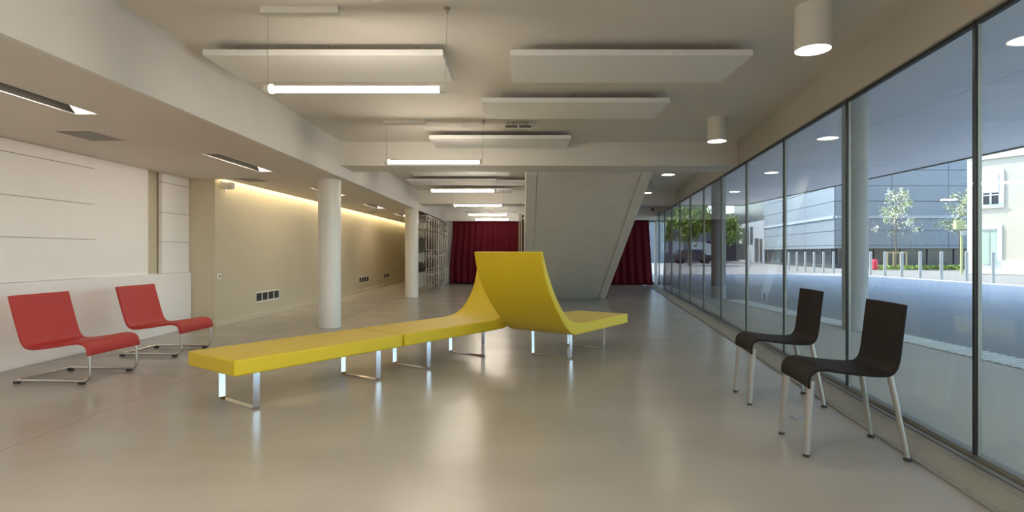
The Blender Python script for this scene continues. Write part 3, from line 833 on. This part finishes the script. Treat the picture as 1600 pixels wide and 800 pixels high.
# trees
def tree(nm, label, loc, h, fork, spread, nleaf, mats, lsz, shape, trunk=.05, cat='tree', group=None):
    t = thing(nm, label, cat, loc, 0, group)
    b = MB(); b.tube([(0, 0, 0), (.02, 0, fork*.6), (-.02, 0, fork), (.03, .02, fork+(h-fork)*.5), (0, 0, h*.95)], [trunk*1.2, trunk, trunk*.9, trunk*.5, trunk*.15], 8)
    tips = []
    for k in range(26):
        s = random.random(); z = fork + (h-fork)*(.02+.85*s); a = random.uniform(0, 2*PI); R = spread*shape(s)*random.uniform(.55, 1)
        e = Vector((R*math.cos(a), R*math.sin(a), z + R*.55*random.uniform(.3, 1.0)))
        m_ = Vector((e.x*.5, e.y*.5, z + R*.18))
        b.tube([(0, 0, z), m_, e], [trunk*.35, trunk*.22, trunk*.08], 5); tips.append((Vector((0, 0, z)), m_, e))
    b.build('trunk', M['bark'], t, smooth=True)
    bms = [MB() for _ in mats]
    for k in range(nleaf):
        p0, p1, p2 = random.choice(tips); s = random.uniform(.35, 1.08)
        q = (p0*(1-s)+p1*s) if s < .5 else (p1*(1-s)+p2*s)
        q = q + Vector((random.gauss(0, lsz*1.6) for _ in range(3)))
        n = Vector((random.gauss(0, 1) for _ in range(3))).normalized(); u = n.orthogonal().normalized(); v = n.cross(u)
        z = lsz*random.uniform(.5, 1.1)
        random.choice(bms).quad(q-u*z, q-v*z*.6, q+u*z, q+v*z*.6)
    for o, (nn, m_) in zip(bms, mats): tag(o.build(nn, m_, t, recalc=False), kind='stuff')
    return t
tree('blossom_tree', 'slender young street tree in pale blossom beside the red hydrant', (24.8, 37, GZ), 5.4, 2.05, 1.75, 1500,
     [('leaves', M['leaf']), ('blossom', M['blossom']), ('blossom', M['blossom'])], .075, lambda s: (1.0-.55*s), cat='tree')
tree('blossom_tree', 'second young tree in leaf, half hidden by the corner of the cream house', (29.0, 37, GZ), 5.6, 1.9, 1.7, 1300,
     [('leaves', M['leaf']), ('blossom', M['blossom'])], .075, lambda s: (1.0-.5*s), cat='tree')
tree('leafy_tree', 'broad leafy green tree seen through the far panes', (14.9, 49, GZ), 4.6, 1.9, 3.3, 5200,
     [('leaves', M['foliage'])], .16, lambda s: (1.0-.45*s), .16)
tree('leafy_tree', 'dark green tree beside the annex, left of the clad building', (21.3, 58, GZ), 5.0, 1.8, 1.8, 2600,
     [('leaves', M['foliage'])], .16, lambda s: (1.0-.4*s), .14)
# tree stakes
sk = thing('tree_guard', 'timber stake frame around the foot of the blossoming tree', 'tree guard', (24.8, 36.9, GZ))
for x, y in ((-.42, -.3), (.42, -.3), (-.42, .3), (.42, .3)):
    b = MB(); b.tube([(x, y, 0), (x, y, 1.15)], .045, 8); b.build('stake', M['wood'], sk, smooth=True)
b = MB(); b.box(-.45, .45, -.33, -.28, 1.05, 1.15); b.box(-.45, .45, .28, .33, 1.05, 1.15); b.build('rail', M['wood'], sk)
b = MB()
for k in range(900):
    q = Vector((random.uniform(23.2, 28.8), random.gauss(36.6, .25), GZ + random.uniform(0, .28)))
    n = Vector((random.gauss(0, 1) for _ in range(3))).normalized(); u = n.orthogonal().normalized(); v = n.cross(u)
    b.quad(q-u*.07, q-v*.05, q+u*.07, q+v*.05)
tag(b.build('groundcover_plants', M['leaf'], recalc=False), 'low green plants at the foot of the street trees', 'plants', kind='stuff')
hy = thing('fire_hydrant', 'red fire hydrant standing on the far pavement', 'hydrant', (22.72, 35.9, GZ))
b = MB(); b.lathe([(0, 0), (.13, 0), (.13, .04), (.17, .06), (.18, .55), (.13, .66), (0, .70)], 0, 0, 16); b.build('body', M['hydrant'], hy, smooth=True)
b = MB(); b.tube([(-.21, 0, .42), (.21, 0, .42)], .05, 10); b.build('outlet', M['hydrant'], hy, smooth=True)
sg = thing('signal_pole', 'pale green pole carrying a boxy unit before the cream house', 'pole', (22.9, 29.1, GZ))
b = MB(); b.tube([(0, 0, 0), (0, 0, 2.7)], .06, 10); b.build('post', M['signbox'], sg, smooth=True)
b = MB(); b.box(-.36, .1, -.12, .12, 2.3, 2.75); b.build('box', M['signbox'], sg, bevel=.02)
b = MB(); b.box(-.1, .12, -.16, .0, 1.98, 2.22); b.build('lamp_housing', M['galv'], sg, bevel=.02)

# grey terrace at the far end of the street
tr = thing('terrace_building', 'dark grey terrace with white shutters closing the street behind the leafy tree', 'building', (6, 64, GZ))
b = MB(); b.box(-8, 15.4, 0, 8, 0, 8.5); b.build('wall', M['terrace'], tr)
for x, w_, z0, z1 in ((14.3, 1.0, 1.1, 2.3), (12.1, .65, 1.0, 2.35), (10.6, .4, 1.1, 2.3), (8.2, .8, 1.0, 2.3)):
    b = MB(); b.box(x-w_, x+w_, -.08, 0, z0, z1); b.build('shutter', M['surround'], tr)
for x in (8.4, 10.8, 13.2):
    b = MB(); b.box(x-.5, x+.5, -.05, 0, 4.2, 5.9); b.build('window', M['winglass'], tr)
car = thing('car', 'dark car parked in the street beyond the far panes', 'car', (17.6, 57, GZ))
b = MB(); b.prism([(-2.0, .3), (2.0, .3), (2.05, .75), (1.2, .9), (.7, 1.4), (-1.2, 1.42), (-1.8, .95), (-2.05, .85)], 'y', -.8, .8); b.build('body', M['carpaint'], car, bevel=.06, seg=3, smooth=True)
b = MB(); b.prism([(1.05, .93), (.62, 1.34), (-1.1, 1.35), (-1.6, .96)], 'y', -.81, .81); b.build('window', M['winglass'], car)
for x in (-1.25, 1.25):
    for y in (-.72, .72):
        b = MB(); b.tube([(x, y-.1, .32), (x, y+.1, .32)], .32, 20); b.build('wheel', M['rubber'], car, smooth=True)

# ------------------------------------------------------------------ light
w = bpy.data.worlds.new('world'); scn.world = w; w.use_nodes = True
nt = w.node_tree; bg = nt.nodes['Background']
sky = nt.nodes.new('ShaderNodeTexSky'); sky.sky_type = 'NISHITA'; sky.sun_disc = False
sky.sun_elevation = math.radians(58); sky.sun_rotation = math.radians(310); sky.air_density = 1.0; sky.dust_density = 1.0; sky.ozone_density = 1.5
nt.links.new(sky.outputs[0], bg.inputs[0]); bg.inputs[1].default_value = .58
sl = bpy.data.lights.new('sun', 'SUN'); sl.energy = 6.0; sl.angle = math.radians(.5); sl.color = (1, .93, .82)
so = bpy.data.objects.new('sun', sl); COL.objects.link(so)
so.rotation_euler = Vector((.45, -.40, -1.0)).to_track_quat('-Z', 'Y').to_euler()
# unseen fill lights added behind the camera, where the tube row would continue
for y in (.5, -2.55):
    l = bpy.data.lights.new('rear_fill', 'AREA'); l.shape = 'RECTANGLE'; l.size = 1.15; l.size_y = .05; l.energy = 30; l.color = (1, .89, .74)
    for rx in (0, PI):
        o = bpy.data.objects.new('rear_fill_light', l); COL.objects.link(o); o.location = (-1.0, y, 2.1); o.rotation_euler = (rx, 0, 0)

# ------------------------------------------------------------------ camera
cd = bpy.data.cameras.new('camera'); co = bpy.data.objects.new('camera', cd); COL.objects.link(co)
co.location = (0, 0, CAMZ); co.rotation_euler = (PI/2, 0, 0)
cd.sensor_width = 36; cd.lens = 36*880/1600; cd.shift_x = -10/1600; cd.shift_y = -5.5/1600
cd.clip_start = .05; cd.clip_end = 500
scn.camera = co
vs = scn.view_settings; vs.view_transform = 'Standard'; vs.look = 'None'; vs.gamma = 1; vs.exposure = .86; vs.use_curve_mapping = False
scn.cycles.use_denoising = True
scn.cycles.max_bounces = 10; scn.cycles.diffuse_bounces = 8; scn.cycles.glossy_bounces = 5; scn.cycles.transparent_max_bounces = 40
scn.cycles.sample_clamp_indirect = 8; scn.cycles.caustics_reflective = False
